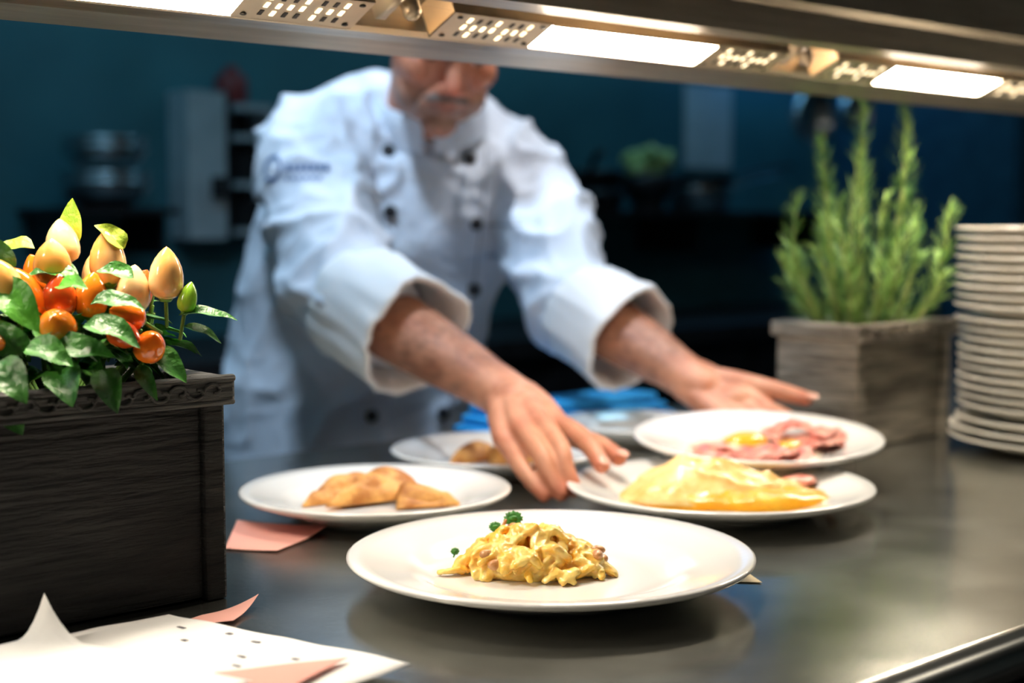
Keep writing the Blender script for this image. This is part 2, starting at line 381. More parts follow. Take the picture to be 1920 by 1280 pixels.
b=MB();PZ=CT+.0095
b.dome([(.105,1.325),(.125,1.366),(.175,1.392),(.235,1.385),(.290,1.362),(.306,1.335),(.298,1.300),(.240,1.283),(.172,1.288),(.125,1.300)],PZ,.013,p=5,amp=.004,nf=60,mi=1)
b.dome([(.099,1.330),(.118,1.366),(.165,1.392),(.21,1.388),(.262,1.364),(.290,1.348),(.262,1.324),(.212,1.302),(.165,1.290),(.118,1.303)],PZ+.004,.032,p=1.6,amp=.007,nf=48,peak=(-.020,.004),mi=0,q=.9,rings=30,seg=120,fold=(36,.004))
b.build("folded_omelette",[m_omel,m_omel2])
b=MB();b.dome([(.264,1.372),(.285,1.38),(.297,1.366),(.285,1.352),(.268,1.358)],CT+.021,.006,p=4,amp=.001);b.build("ham_slice",m_bacon)
def flap(b,tip,l,r,z,h,seed):
    tip=Vector((*tip,0));l=Vector((*l,0));r=Vector((*r,0))
    for k in range(2):
        n=22;m=24;top=[];bot=[];fs=[]
        lk=l.lerp(r,.06*k);rk=r.lerp(l,.10*k);tk=tip.lerp(l.lerp(r,.5),.05*k)
        for i in range(n+1):
            u=i/n
            for j in range(m+1):
                v=j/m
                e=lk.lerp(rk,v)+(lk.lerp(rk,.5)-tk)*.10*math.sin(math.pi*v)
                p=tk.lerp(e,max(u,.04))
                ed=(1-abs(2*v-1)**3)**.6*(1-max(0,(u-.8)/.2)**2)**.5*min(1,u*4+.15)
                ri=.55+.45*math.sin(v*math.pi*1.0+.3*math.sin(seed+u*3))
                wav=noise.noise(V(p.x*45,p.y*45,seed+k*7))*.35
                hh=h*(.35+.65*u)*(ri+wav)*ed
                base=z+k*h*.42*(1-abs(2*v-1)**4)*min(1,u*2)
                top.append(V(p.x,p.y,base+hh*(.6 if k else 1)+.0004));bot.append(V(p.x,p.y,base if k else z))
        o=len(top)
        for i in range(n):
            for j in range(m):
                a=i*(m+1)+j;fs.append((a,a+m+1,a+m+2,a+1));fs.append((a+o,a+1+o,a+m+2+o,a+m+1+o))
            a=i*(m+1);fs.append((a,a+o,a+m+1+o,a+m+1));a+=m;fs.append((a,a+m+1,a+m+1+o,a+o))
        for j in range(m):
            a=n*(m+1)+j;fs.append((a,a+o,a+1+o,a+1));fs.append((j,j+1,j+1+o,j+o))
        b.add(top+bot,fs)
b=MB()
flap(b,(-.196,1.300),(-.180,1.378),(-.118,1.352),PZ,.024,1)
flap(b,(-.172,1.282),(-.150,1.362),(-.074,1.340),PZ+.003,.027,5)
flap(b,(-.046,1.304),(-.106,1.288),(-.098,1.350),PZ+.001,.021,9)
b.build("folded_crepes",m_crepe)
b=MB()
flap(b,(-.070,1.520),(-.062,1.585),(-.010,1.570),PZ,.020,2)
flap(b,(.042,1.530),(-.022,1.515),(-.018,1.572),PZ+.003,.018,4)
b.build("folded_crepes",m_crepe)
def onB(p): return BC+TB@Vector(p)
b=MB()
b.dome([(-.075,.0),(-.06,.045),(-.01,.065),(.03,.05),(.065,.015),(.06,-.03),(0,-.055),(-.055,-.04)],.009,.005,p=5,amp=.003,nf=60,mi=0)
b.dome([(-.035,.016),(-.016,.036),(.010,.03),(.014,.01),(-.006,-.002),(-.028,.002)],.0125,.012,p=2.5,amp=.001,mi=1)
b.dome([(.015,-.012),(.03,.0),(.045,-.004),(.045,-.02),(.03,-.028),(.018,-.022)],.0125,.010,p=2.5,amp=.001,mi=1)
b.v=[onB(v) for v in b.v]
b.build("fried_egg",[m_white,m_yolk])
b=MB()
def strip(p0,p1,w,amp,z,ph):
    p0=Vector(p0);p1=Vector(p1);d=(p1-p0).normalized();s=Vector((-d.y,d.x,0));n=30;m_=9;vs=[];fs=[]
    for lay in (0,.0018):
        for i in range(n+1):
            t=i/n;c=p0.lerp(p1,t)
            for k in range(m_):
                q=k/(m_-1)-.5
                zz=z+lay+amp*(.5+.5*math.sin(t*7+ph+q*2.5))*(.6+.4*noise.noise(V(t*4,q*3,ph)))+.004*noise.noise(V(t*8,q*6,ph+3))
                ww=w*q*(1+.15*math.sin(t*9+ph))*(math.sin(math.pi*(t*.86+.07))**.3)
                vs.append(V(c.x+s.x*ww,c.y+s.y*ww,max(zz,z)))
    o=(n+1)*m_
    for i in range(n):
        for k in range(m_-1):
            a=i*m_+k;fs.append((a+o,a+1+o,a+m_+1+o,a+m_+o));fs.append((a,a+m_,a+m_+1,a+1))
        a=i*m_;fs.append((a,a+o,a+m_+o,a+m_));a+=m_-1;fs.append((a,a+m_,a+m_+o,a+o))
    b.add(vs,fs)
strip((-.075,-.048,0),(.048,-.056,0),.056,.009,.012,0)
strip((-.050,-.030,0),(.030,-.066,0),.044,.009,.016,2)
strip((.010,.038,0),(.100,.020,0),.060,.012,.013,1)
strip((.020,.012,0),(.092,-.012,0),.048,.012,.014,3.4)
strip((.025,.055,0),(.082,.008,0),.044,.012,.022,5)
b.v=[onB(v) for v in b.v]
b.build("bacon_rashers",m_bacon)

# ---------------------------------------------------------------- planters
PLd,PLl=.12,.20
def planter(corner_a,corner_n,a_dir,mat,name,PLh=.16,rim=None):
    rim=rim or mat
    a0=min(corner_a,corner_a+a_dir*PLl);a1=a0+PLl;n0=corner_n;n1=n0+PLd;z=CT
    b=MB();t=.012;te=.017
    b.boxl(a0,a0+te,n0,n1,z,z+PLh-.004);b.boxl(a1-te,a1,n0,n1,z,z+PLh-.004)
    b.boxl(a0+te,a1-te,n0+.005,n0+.005+t,z+.002,z+PLh-.006);b.boxl(a0+te,a1-te,n1-.004-t,n1-.004,z+.002,z+PLh-.006)
    b.boxl(a0+te,a1-te,n0+.006,n1-.006,z+.002,z+.012)
    h=.018;zr=z+PLh-h
    b.boxl(a0-.005,a1+.005,n0-.007,n0+t,zr,z+PLh,1);b.boxl(a0-.005,a1+.005,n1-t,n1+.007,zr,z+PLh,1)
    b.boxl(a0-.005,a0+te,n0+t,n1-t,zr,z+PLh,1);b.boxl(a1-te,a1+.005,n0+t,n1-t,zr,z+PLh,1)
    o=b.build(name,[mat,rim],smooth=False,bevel=.0025)
    c=MB()
    k=0;aa=a0+.006
    while aa<a1-.014:
        P=[]
        for i in range(15):
            t2=i/14*4.6; r=.0066*(1-i/18)
            sg=1 if k%2 else -1
            P.append(L(aa+.006-math.cos(t2)*r*1.25,n0-.0078,zr+.009+sg*math.sin(t2)*r))
        c.tube(P,.0013,seg=6);aa+=.0135;k+=1
    c.tube([L(a0-.003,n0-.0055,z+PLh-.001),L(a1+.003,n0-.0055,z+PLh-.001)],.0030,seg=10)
    c.tube([L(a0-.003,n0-.006,zr),L(a1+.003,n0-.006,zr)],.0020,seg=10)
    c.build("rim_carving",rim,parent=o)
    s=MB();vs=[];fs=[]
    for i in range(15):
        for j in range(9):
            a=a0+te+(PLl-2*te)*i/14;n=n0+t+(PLd-2*t)*j/8
            vs.append(L(a,n,z+PLh-.018+noise.noise(Vector((a*60,n*60,0)))*.004))
    for i in range(14):
        for j in range(8):
            q=i*9+j;fs.append((q,q+9,q+10,q+1))
    s.add(vs,fs);s.build("soil",m_soil,parent=o)
    return o
def toAN(x,y): v=V(x,y,0);return v.dot(A),v.dot(N)
ca,cn=toAN(-.207,1.018);planter(ca,cn,-1,m_wood,"wooden_planter_box",.163,m_rim)
ca2,cn2=toAN(.408,1.672);planter(ca2,cn2,1,m_wood2,"wooden_planter_box",.15)

# pepper plant
random.seed(5)
b=MB()
def leaf(base,d,up,ln,w,curl=.5,mi=0,fold=.25,rows=9):
    base=Vector(base);d=Vector(d).normalized();up=Vector(up);up=(up-d*up.dot(d)).normalized();s=d.cross(up)
    vs=[];fs=[];p=base.copy();dd=d.copy();uu=up.copy()
    wig=random.uniform(0,6)
    for i in range(rows+1):
        t=i/rows
        ww=w*.5*(math.sin(math.pi*min(1,t**.75))**.8)*(1-.25*t) if 0<t<1 else 0.0003
        for k in (-1,-.5,0,.5,1):
            vs.append(p+s*ww*k+uu*(abs(k)*ww*fold*2*(1+.3*math.sin(wig+t*9+k*3)))+uu*(math.sin(wig+t*11)*abs(k)*ww*.15))
        st=ln/rows;th=-curl/rows
        Rm=Matrix.Rotation(th,3,s);dd=Rm@dd;uu=Rm@uu;p=p+dd*st
    for i in range(rows):
        for k in range(4):
            q=i*5+k;fs.append((q,q+1,q+6,q+5))
    b.add(vs,fs,mi)
def pepper(c,d,ln,R,mi,stem=True):
    d=Vector(d).normalized();Mx=d.to_track_quat('Z','Y').to_matrix();c=Vector(c)
    pr=[(0,0),(.45,.01),(.8,.08),(.97,.2),(1,.33),(.97,.47),(.87,.62),(.66,.77),(.42,.88),(.2,.96),(0,1)]
    b.lathe([(r*R,z*ln) for r,z in pr],c-d*ln/2,Mx,seg=20,mi=mi)
    if stem:
        b.lathe([(.0,-.002),(.3*R,-.002),(.42*R,.0),(.36*R,.002)],c-d*ln/2,Mx,seg=10,mi=2)
        b.tube([c-d*(ln/2+.016)+V(random.uniform(-.004,.004),0,-.004),c-d*ln/2],.0014,seg=7,mi=2)
PP=[((-.243,1.0,1.138),(.06,-.1,1),.037,.0122,3),((-.284,1.0,1.149),(-.03,-.1,1),.038,.0128,3),((-.322,1.02,1.160),(-.1,0,1),.032,.0122,3),
((-.318,.985,1.147),(.1,-.3,1),.032,.0130,3),((-.330,.965,1.124),(-.3,-.2,1),.040,.0125,4),((-.354,.945,1.112),(1,-.4,-.25),.032,.0115,3),
((-.348,.935,1.094),(1,-.4,0),.034,.0115,4),((-.309,.970,1.124),(.1,-.2,1),.030,.0120,5),((-.304,.946,1.105),(.1,-.8,.5),.026,.0130,4),
((-.29,.980,1.124),(.2,-.2,1),.032,.0118,4),((-.266,.998,1.127),(.1,0,1),.034,.0122,3),((-.247,.968,1.090),(.35,-.5,.55),.024,.0110,4),
((-.264,.970,1.110),(-.6,-.6,.3),.026,.0100,4),((-.262,.960,1.097),(.8,-.4,-.3),.026,.0098,5),((-.228,1.0,1.121),(.25,0,1),.022,.0068,6),
((-.34,1.02,1.135),(-.4,.2,1),.034,.0115,4),((-.30,1.035,1.14),(.1,.3,1),.034,.0118,3),((-.35,1.0,1.13),(-.6,0,.8),.034,.0115,4),((-.27,1.03,1.125),(.3,.4,.9),.032,.011,5),((-.37,.975,1.10),(-1,0,.3),.032,.011,4),
((-.340,.95,1.135),(-.2,-.3,1),.030,.0118,3)]
for p,d,ln,R,mi in PP: pepper(p,d,ln,R,mi)
C0=V(-.315,1.0,1.075)
for k in range(16):
    t=random.uniform(0,6.28);q=L(0,0,0)+A*(.06*math.cos(t))+N*(.03*math.sin(t))
    b.tube([V(-.320,1.0,1.044)+q*.4,V(-.317,1.0,1.07)+q*.9,C0+q*1.1+V(0,0,random.uniform(.01,.05))],[.0022,.0018,.0012],seg=7,mi=2,sub=3)
LV=[((-.318,1.03,1.155),(.0,-.05,1),(0,-1,.1),.036,.020,.3,1),((-.342,.945,1.135),(.75,-.30,-.75),(.2,-.9,.5),.046,.028,.3,8),
((-.355,.96,1.12),(-.2,-.5,1),(0,-1,.2),.03,.018,.4,0),((-.338,.960,1.140),(-.4,-.3,.9),(0,-1,.2),.028,.020,.4,7),((-.262,.985,1.135),(-.8,-.3,.4),(0,-.6,.8),.026,.018,.6,0),((-.305,.955,1.130),(.7,-.4,.2),(0,-.6,.9),.024,.018,.6,8),
((-.300,.978,1.135),(-.8,-.3,.35),(0,-.5,1),.034,.022,.7,7),((-.285,.96,1.118),(1,-.2,.25),(0,-.5,1),.038,.022,.7,0),
((-.272,1.0,1.155),(-.5,-.3,.7),(0,-.6,.8),.026,.018,.6,1),((-.285,.945,1.105),(1,-.35,.05),(0,-.6,1),.042,.024,.9,0),
((-.308,.938,1.09),(1,-.2,.15),(0,-.7,.8),.046,.024,.7,0),((-.325,.94,1.085),(-.3,-.4,.6),(0,-.9,.4),.03,.024,.8,0),
((-.235,1.0,1.108),(1,-.1,.22),(0,-.4,1),.042,.015,.6,7),((-.232,1.0,1.10),(1,-.2,-.1),(0,-.4,1),.030,.012,.6,0),((-.245,.995,1.12),(.3,-.1,1),(0,-1,0),.022,.012,.3,7),
((-.275,.95,1.075),(.35,-.6,-.5),(0,-.7,.7),.036,.022,.5,0),((-.30,.94,1.075),(.2,-.5,-.1),(0,-.7,.7),.036,.028,.9,0),
((-.345,.915,1.075),(.1,-.5,-.75),(0,-1,.3),.040,.030,.4,0),((-.335,.92,1.065),(.5,-.3,-.75),(.2,-1,.3),.034,.024,.5,0),((-.36,.93,1.08),(-.5,-.6,-.3),(0,-.6,.8),.035,.026,.8,0),
((-.328,.905,1.085),(.5,-.5,-.45),(0,-.8,.6),.036,.026,.6,0),((-.315,.918,1.092),(.9,-.3,.0),(0,-.6,.8),.034,.024,.8,0),
((-.258,.975,1.075),(.5,-.5,-.6),(0,-.8,.6),.030,.013,.4,0),((-.25,.98,1.085),(.8,-.3,-.4),(0,-.6,.8),.034,.02,.7,0),((-.335,1.0,1.155),(-.8,-.3,.2),(0,-.5,1),.028,.02,.7,1),
((-.34,.975,1.145),(-.7,-.4,-.2),(0,-.5,1),.026,.02,.6,7),((-.318,.99,1.140),(.6,-.5,-.1),(0,-.6,1),.026,.02,.8,7)]
for ba,d,u,ln,w,cu,mi in LV: leaf(ba,d,u,ln,w,cu,mi)
for k in range(170):
    th=random.uniform(0,6.28);ph=random.uniform(-.15,1.0)
    rad=V(0,0,0)+A*(math.cos(th)*math.cos(ph)*.075)+N*(math.sin(th)*math.cos(ph)*.05)+Z*(math.sin(ph)*.045)
    ba=C0+rad*random.uniform(.45,.9)
    d=rad.normalized()+V(random.uniform(-.5,.5),random.uniform(-.5,.5),random.uniform(-.2,.35))
    leaf(ba,d,V(0,0,1)+rad.normalized()*.4,random.uniform(.024,.040),random.uniform(.016,.024),random.uniform(.5,1.1),0 if random.random()<.85 else 7)
b.build("ornamental_pepper_plant",[m_leaf,m_leafy,m_stem,m_pep1,m_pep2,m_pep3,m_pep4,m_leaf,M("mid_green_leaf",(.05,.26,.02),(.10,.38,.03),scale=50,rough=.35,bump=.3,bscale=120)])

# rosemary
random.seed(9);b=MB()
OF=V(-.014,-.050,0)
RC=V(.457,1.828,1.034)+OF
tops=[(.446,1.82,1.330,1),(.503,1.835,1.312,1),(.392,1.80,1.272,1),(.560,1.83,1.190,1),(.362,1.80,1.200,1),(.47,1.80,1.20,1),(.425,1.85,1.20,1),(.525,1.86,1.19,1),(.41,1.78,1.17,1),(.50,1.79,1.17,1),(.375,1.83,1.13,1),(.54,1.80,1.13,1),(.455,1.86,1.22,1),(.49,1.82,1.14,1),(.43,1.79,1.12,1),(.35,1.81,1.13,1),(.40,1.82,1.17,1),(.37,1.79,1.11,1),(.55,1.81,1.11,1),(.46,1.78,1.12,1),(.39,1.80,1.14,1),(.515,1.80,1.13,1),(.508,1.83,1.26,.6),(.440,1.81,1.26,.6),(.398,1.81,1.235,.6)]
for tx,ty,tz,dens in tops:
    tp=V(tx,ty,tz)+OF;q=tp-RC
    bs=RC+V(q.x*.5,q.y*.4,0);mid=bs.lerp(tp,.5)+V(q.x*.12+random.uniform(-.010,.010),random.uniform(-.006,.006),0)
    P,R=catmull([bs,mid,tp],[.0024,.0017,.0009],8)
    b.tube(P,R,seg=6,mi=1)
    Ltot=(tp-bs).length;n=int(Ltot*520*dens)
    for i in range(n):
        t=(i/n)**.95;j=min(int(t*(len(P)-1)),len(P)-2);f=t*(len(P)-1)-j
        c=P[j].lerp(P[j+1],f);ax=(P[j+1]-P[j]).normalized()
        th=random.uniform(0,6.28);o_=ax.orthogonal().normalized();o_=Matrix.Rotation(th,3,ax)@o_
        d=(o_*random.uniform(.7,1.15)+ax*random.uniform(.5,1.2)).normalized()
        ln=random.uniform(.020,.036)*(1 if t<.6 else 1-.45*(t-.6)/.4);s=d.cross(ax).normalized()*.0011
        p1=c+d*ln*.5+ax*.002;p2=c+d*ln+ax*.006;k=d.cross(s).normalized()*.0006
        b.add([c-s*.5,c+s*.5,p1+s,p1-s,p2,p1+k],[(0,1,5),(1,2,5),(2,4,5),(4,3,5),(3,0,5)],0)
b.build("rosemary_plant",[m_rose,m_rstem])

# ---------------------------------------------------------------- papers
def sheet(name,P,z,mat,curl=None,amp=.0015,marks=None,parent=None):
    b=MB();n=24;vs=[];fs=[];P=[Vector((x,y,0)) for x,y in P]
    def pt(u,v):
        p=P[0].lerp(P[1],u).lerp(P[3].lerp(P[2],u),v)
        h=z+amp*(1+noise.noise(Vector((p.x*25,p.y*25,z*500))))
        if curl:
            cu,cv,ch,cr=curl; d=max(0,1-((u-cu)*(1 if cu==0 else -1)+(v-cv)*(1 if cv==0 else -1))/cr) if (cu in(0,1) and cv in (0,1)) else max(0,1-math.hypot(u-cu,v-cv)/cr)
            h+=ch*d*d
        return Vector((p.x,p.y,h))
    for i in range(n+1):
        for j in range(n+1): vs.append(pt(i/n,j/n))
    for i in range(n):
        for j in range(n):
            q=i*(n+1)+j;fs.append((q,q+n+1,q+n+2,q+1))
    b.add(vs,fs);
    for (u,v,du,dv) in (marks or []):
        e=Vector((0,0,.0006));b.add([pt(u,v)+e,pt(u+du,v)+e,pt(u+du,v+dv)+e,pt(u,v+dv)+e],[(0,1,2,3)],1)
    o=b.build(name,[mat,m_ink],parent=parent)
    s=o.modifiers.new("s",'SOLIDIFY');s.thickness=.0002;return o
random.seed(2)
mk=[(.18,.25,.03,.03),(.33,.12,.02,.04),(.47,.2,.035,.03),(.30,.45,.02,.04),(.55,.5,.03,.03),(.7,.35,.025,.04),(.62,.7,.03,.03)]
sheet("pink_order_slip",[(-.215,.965),(-.181,.997),(-.19,.95),(-.235,.93)],CT+.0008,m_pink,curl=(1,0,.006,.8))
sheet("pink_order_slip",[(-.30,.90),(-.09,.83),(-.12,.73),(-.33,.80)],CT+.002,m_pink)
sheet("order_slip",[(-.235,.955),(-.062,.845),(-.115,.775),(-.30,.900)],CT+.004,m_paper,marks=mk,amp=.0022)
sheet("order_slip",[(-.40,.83),(-.255,.925),(-.20,.84),(-.37,.76)],CT+.002,m_paper,amp=.002)
sheet("order_slip",[(-.300,.895),(-.15,.80),(-.20,.72),(-.36,.82)],CT+.009,m_paper,curl=(0,0,.027,.22),amp=.0012)
sheet("pink_order_slip",[(-.175,.82),(-.10,.848),(-.13,.78),(-.19,.76)],CT+.0085,m_pink,amp=.001)
sheet("pink_order_slip",[(-.252,1.285),(-.160,1.245),(-.195,1.160),(-.24,1.17)],CT+.0006,m_pink,curl=(1,.1,.005,.6),amp=.0008)
sheet("paper_scrap",[(.165,1.075),(.185,1.085),(.19,1.06),(.172,1.062)],CT+.0004,M("cream_scrap",(.7,.55,.3)),amp=.0003)

b=MB()
for k in range(3):
    a0,a1=1.13+.01*k,1.45-.012*k
    z=CT+.001+.013*k
    b.boxl(a0,a1,1.325+.006*k,1.42-.004*k,z,z+.012)
o=b.build("folded_blue_cloth",m_cloth,bevel=.004)

# ---------------------------------------------------------------- chef
chef=empty("chef")
b=MB()
def loft(secs,seg=40,yaw=0):
    vs=[];fs=[]
    for (x,y,z,rx,ry,tz) in secs:
        for k in range(seg):
            t=2*math.pi*k/seg;ct,st=math.cos(t),math.sin(t)
            px=rx*math.copysign(abs(ct)**.85,ct);py=ry*math.copysign(abs(st)**.85,st)
            vs.append(V(x+px*math.cos(yaw)-py*math.sin(yaw),y+px*math.sin(yaw)+py*math.cos(yaw),z+tz*py))
    n=len(secs)
    for i in range(n-1):
        for k in range(seg):
            k2=(k+1)%seg;fs.append((i*seg+k,i*seg+k2,(i+1)*seg+k2,(i+1)*seg+k))
    fs.append(tuple(range(seg-1,-1,-1)));fs.append(tuple((n-1)*seg+k for k in range(seg)))
    b.add(vs,fs)
loft([(-.25,2.12,.74,.185,.145,0),(-.25,2.115,.82,.19,.145,0),(-.25,2.11,.92,.188,.145,0),(-.215,2.09,1.05,.19,.142,.1),(-.175,2.07,1.17,.198,.14,.2),(-.15,2.065,1.25,.19,.13,.3),(-.135,2.06,1.30,.16,.115,.4),(-.125,2.06,1.345,.105,.09,.4),(-.12,2.05,1.365,.075,.07,.45)],yaw=.22)
b.ell((-.19,2.06,1.31),(.12,.085,.078));b.ell((-.06,2.09,1.26),(.11,.085,.075))
RS=V(-.268,1.965,1.270);RE=V(-.203,1.72,1.085);RW=V(0,1.505,.985)
LS=V(-.005,2.07,1.240);LE=V(.075,1.87,1.070);LW=V(.216,1.70,.983)
b.tube([RS+V(.08,.06,.0),RS,RS.lerp(RE,.5)+V(-.008,.0,.006),RE,RE.lerp(RW,.2)],[.080,.076,.071,.067,.060],seg=28,sub=5)
b.tube([LS+V(-.08,0,.0),LS,LS.lerp(LE,.5)+V(.010,0,.006),LE,LE.lerp(LW,.25)],[.08,.072,.066,.062,.054],seg=28,sub=5)
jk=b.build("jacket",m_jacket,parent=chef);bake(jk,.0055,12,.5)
jk.data.update()
nrm=[v.normal.copy() for v in jk.data.vertices]
def distseg(p,a,c):
    ab=c-a;t=max(0,min(1,(p-a).dot(ab)/ab.dot(ab)));return (p-(a+ab*t)).length,t
for v,nn in zip(jk.data.vertices,nrm):
    c=v.co
    f=noise.noise(V(c.x*7+c.z*4,c.y*7,c.z*9-c.x*5))
    g1=1-abs(noise.noise(V(c.x*10+c.z*9,c.y*8,c.z*10-c.x*9)+V(3,3,3)))*2.4
    g2=1-abs(noise.noise(V(c.x*20-c.z*12,c.y*18,c.z*22+c.x*8)+V(9,3,3)))*2.4
    w=.55
    for (s_,e_) in ((RS,RE),(RE,RW),(LS,LE),(LE,LW)):
        d,t=distseg(c,s_,e_)
        if d<.11: w=1.2
    v.co=c+nn*(f*.007+max(0,g1)**2*.011*w+max(0,g2)**2*.004*w-.005)
jk.data.update();jb=bvh(jk)

def cuff(name,p0,p1,r0,r1,seedv):
    ax=(p1-p0).normalized();u=ax.orthogonal().normalized();w=ax.cross(u);ln=(p1-p0).length
    prof=[(0,r0*.90),(.03,r0*1.0),(.12,r0*1.07),(.3,r0*1.06),(.6,(r0+r1)/2*1.03),(.9,r1*1.03),(.97,r1*1.045),(1,r1*1.01),(.985,r1*.95),(.8,r1*.9),(.4,r1*.85)]
    b=MB();seg=72;vs=[];fs=[]
    for i,(t,r) in enumerate(prof):
        for k in range(seg):
            th=2*math.pi*k/seg
            d=u*math.cos(th)+w*math.sin(th)
            c=p0+ax*(t*ln)
            rg=max(0,1-abs(noise.noise(d*2.6+V(t*2.2,seedv,5)))*3)**2
            rr=r*(1+.09*noise.noise(d*1.7+V(t*1.2,seedv,0))+.05*rg+.02*noise.noise(d*6+V(t*3,seedv,0)))
            sh=ln*.12*noise.noise(d*1.3+V(seedv,0,2))
            vs.append(c+d*rr+ax*sh*(t if t>.5 else -(1-t)*.8))
    for i in range(len(prof)-1):
        for k in range(seg):
            k2=(k+1)%seg;fs.append((i*seg+k,i*seg+k2,(i+1)*seg+k2,(i+1)*seg+k))
    b.add(vs,fs);return b.build(name,m_cuff,parent=chef)
cuff("cuff_right",RE.lerp(RW,.06),RE.lerp(RW,.46),.067,.070,1.0)
cuff("cuff_left",LE.lerp(LW,.10),LE.lerp(LW,.54),.061,.066,4.0)
b=MB();CC=V(-.113,1.995,1.333);Rc=Matrix.Rotation(math.radians(33),3,'X')
seg=56;vs=[];fs=[]
for i,(r,z) in enumerate(((.080,-.03),(.077,.0),(.073,.020),(.070,.022),(.071,.0),(.074,-.03))):
    for k in range(seg+1):
        t=-math.pi/2+.10+(2*math.pi-.2)*k/seg
        vs.append(CC+Rc@V(math.cos(t)*r*1.02,math.sin(t)*r,z))
for i in range(5):
    for k in range(seg):
        q=i*(seg+1)+k;fs.append((q,q+1,q+seg+2,q+seg+1))
b.add(vs,fs);b.build("collar",m_jacket,parent=chef)
def onfront(x,z,off=.0015,y=2.05):
    h=jb.ray_cast(V(x,y,z),V(0,-1,0))
    if h[0] is None: return None,None
    n=h[1]; n=n if n.y<0 else -n
    return h[0]+n*off,n
b=MB()
for (x,z) in ((-.1686,1.268),(-.165,1.186),(-.178,1.09),(-.190,.995),(-.197,.902),(-.058,1.258),(-.0507,1.17),(-.054,1.077),(-.075,.985),(-.10,.90)):
    p,n=onfront(x,z)
    if p is None: continue
    n=(n+V(0,-1,0)*1.2).normalized();p=p+n*.002
    b.lathe([(0,.0045),(.005,.005),(.0083,.0035),(.0092,.001),(.0092,-.004)],p,n.to_track_quat('Z','Y').to_matrix(),seg=18)
b.build("buttons",m_btn,parent=chef)
def decal(name,quads,mat,y=2.05,off=.002):
    b=MB()
    for q in quads:
        P=[onfront(x,z,off,y)[0] for x,z in q]
        if any(p is None for p in P): continue
        b.add(P,[tuple(range(len(P)))])
    return b.build(name,mat,smooth=False,parent=chef)
def seam(pts,y=2.05,r=.0012):
    P=[onfront(x,z,.0003,y)[0] for x,z in pts];P=[p for p in P if p]
    return P
b=MB()
b.tube(seam([(-.035-.0009*i-.00012*i*i,1.27-.02*i) for i in range(20)]),.0013,seg=8)
b.tube(seam([(-.035+.0035*i,1.168) for i in range(15)]),.0016,seg=8)
b.build("seams",m_grey,parent=chef)
decal("name_embroidery",[[(x,1.123),(x+.004,1.123),(x+.004,1.129),(x,1.129)] for x in (-.035,-.029,-.023,-.015,-.009,-.003)],m_grey)
qs=[]
for k in range(20):
    t0,t1=k/20*6.283,(k+1)/20*6.283
    qs.append([(-.305+.014*math.cos(t0),1.240+.017*math.sin(t0)),(-.305+.014*math.cos(t1),1.240+.017*math.sin(t1)),(-.305+.010*math.cos(t1),1.240+.012*math.sin(t1)),(-.305+.010*math.cos(t0),1.240+.012*math.sin(t0))])
for k in range(7):
    x=-.286+k*.0085;qs.append([(x,1.235),(x+.006,1.235),(x+.006,1.245),(x,1.245)])
    if k<6:qs.append([(x,1.224),(x+.006,1.224),(x+.006,1.228),(x,1.228)])
decal("sleeve_mark",qs,m_blue,y=1.945,off=.0025)

# head
HC=V(-.088,1.890,1.426)
HR=Matrix.Rotation(math.radians(16),3,'Z')@Matrix.Rotation(math.radians(5),3,'Y')@Matrix.Rotation(math.radians(30),3,'X')
def H(x,y,z): return HC+HR@V(x,y,z)
b=MB()
def he(c,r): b.ell(H(*c),r,HR)
he((0,.018,.03),(.077,.097,.086));he((0,-.028,-.025),(.068,.062,.085));he((0,-.03,-.075),(.060,.056,.046))
he((0,-.072,-.104),(.025,.02,.019))
for s in (-1,1):
    he((s*.041,-.060,-.03),(.024,.026,.024));he((s*.040,-.045,-.07),(.022,.03,.03));he((s*.077,.012,-.012),(.008,.020,.032));he((s*.080,.02,.004),(.010,.016,.018))
    he((s*.0125,-.104,-.042),(.0095,.011,.008))
    he((s*.031,-.076,.003),(.016,.014,.010))
    b.tube([H(s*.014,-.094,-.048),H(s*.03,-.084,-.07),H(s*.033,-.076,-.088)],[.004,.006,.004],seg=8,sub=3)
he((0,-.07,-.066),(.033,.028,.026))
b.tube([H(-.048,-.074,.022),H(-.022,-.091,.026),H(0,-.09,.022),H(.022,-.091,.026),H(.048,-.074,.022)],[.010,.012,.009,.012,.010],seg=12,sub=3)
b.tube([H(0,-.088,.014),H(0,-.101,-.014),H(0,-.113,-.036)],[.009,.0105,.0135],seg=12,sub=4)
b.tube([H(-.025,-.084,-.067),H(-.008,-.097,-.0625),H(.008,-.097,-.0625),H(.025,-.084,-.067)],[.003,.0055,.0055,.003],seg=8,sub=3)
b.tube([H(-.022,-.084,-.072),H(0,-.096,-.0755),H(.022,-.084,-.072)],[.003,.0068,.003],seg=8,sub=3)
b.tube([H(0,.02,-.05),V(-.108,1.975,1.36),V(-.118,2.03,1.305)],[.058,.060,.066],seg=24,sub=4)
hd=b.build("head",m_skin,parent=chef);bake(hd,.0028,5,.5)
HI=HR.inverted()
def htint(c):
    l=HI@(c-HC);r,g,b_=1.15,1.02,1.0
    st=max(0,min(1,(-l.z-.045)/.03))*(1 if l.y<.0 else .4)*max(0,min(1,(l.z+.125)/.03))
    if l.y<-.02: r*=1-.40*st;g*=1-.18*st;b_*=1-.02*st
    lip=max(0,1-abs(l.z+.069)/.011)*max(0,1-abs(l.x)/.03)*(l.y<-.082)
    g*=1-.35*lip;b_*=1-.3*lip
    nose=max(0,1-math.hypot(l.x/.02,(l.z+.035)/.022))*(l.y<-.085)
    g*=1-.3*nose;b_*=1-.3*nose
    return (r,g,b_)
tint(hd,htint)
b=MB()
for s in (-1,1):
    b.ell(H(s*.031,-.0795,-.001),.0125,HR,mi=0); b.ell(H(s*.031,-.0905,-.006),(.005,.0022,.005),HR,mi=1)
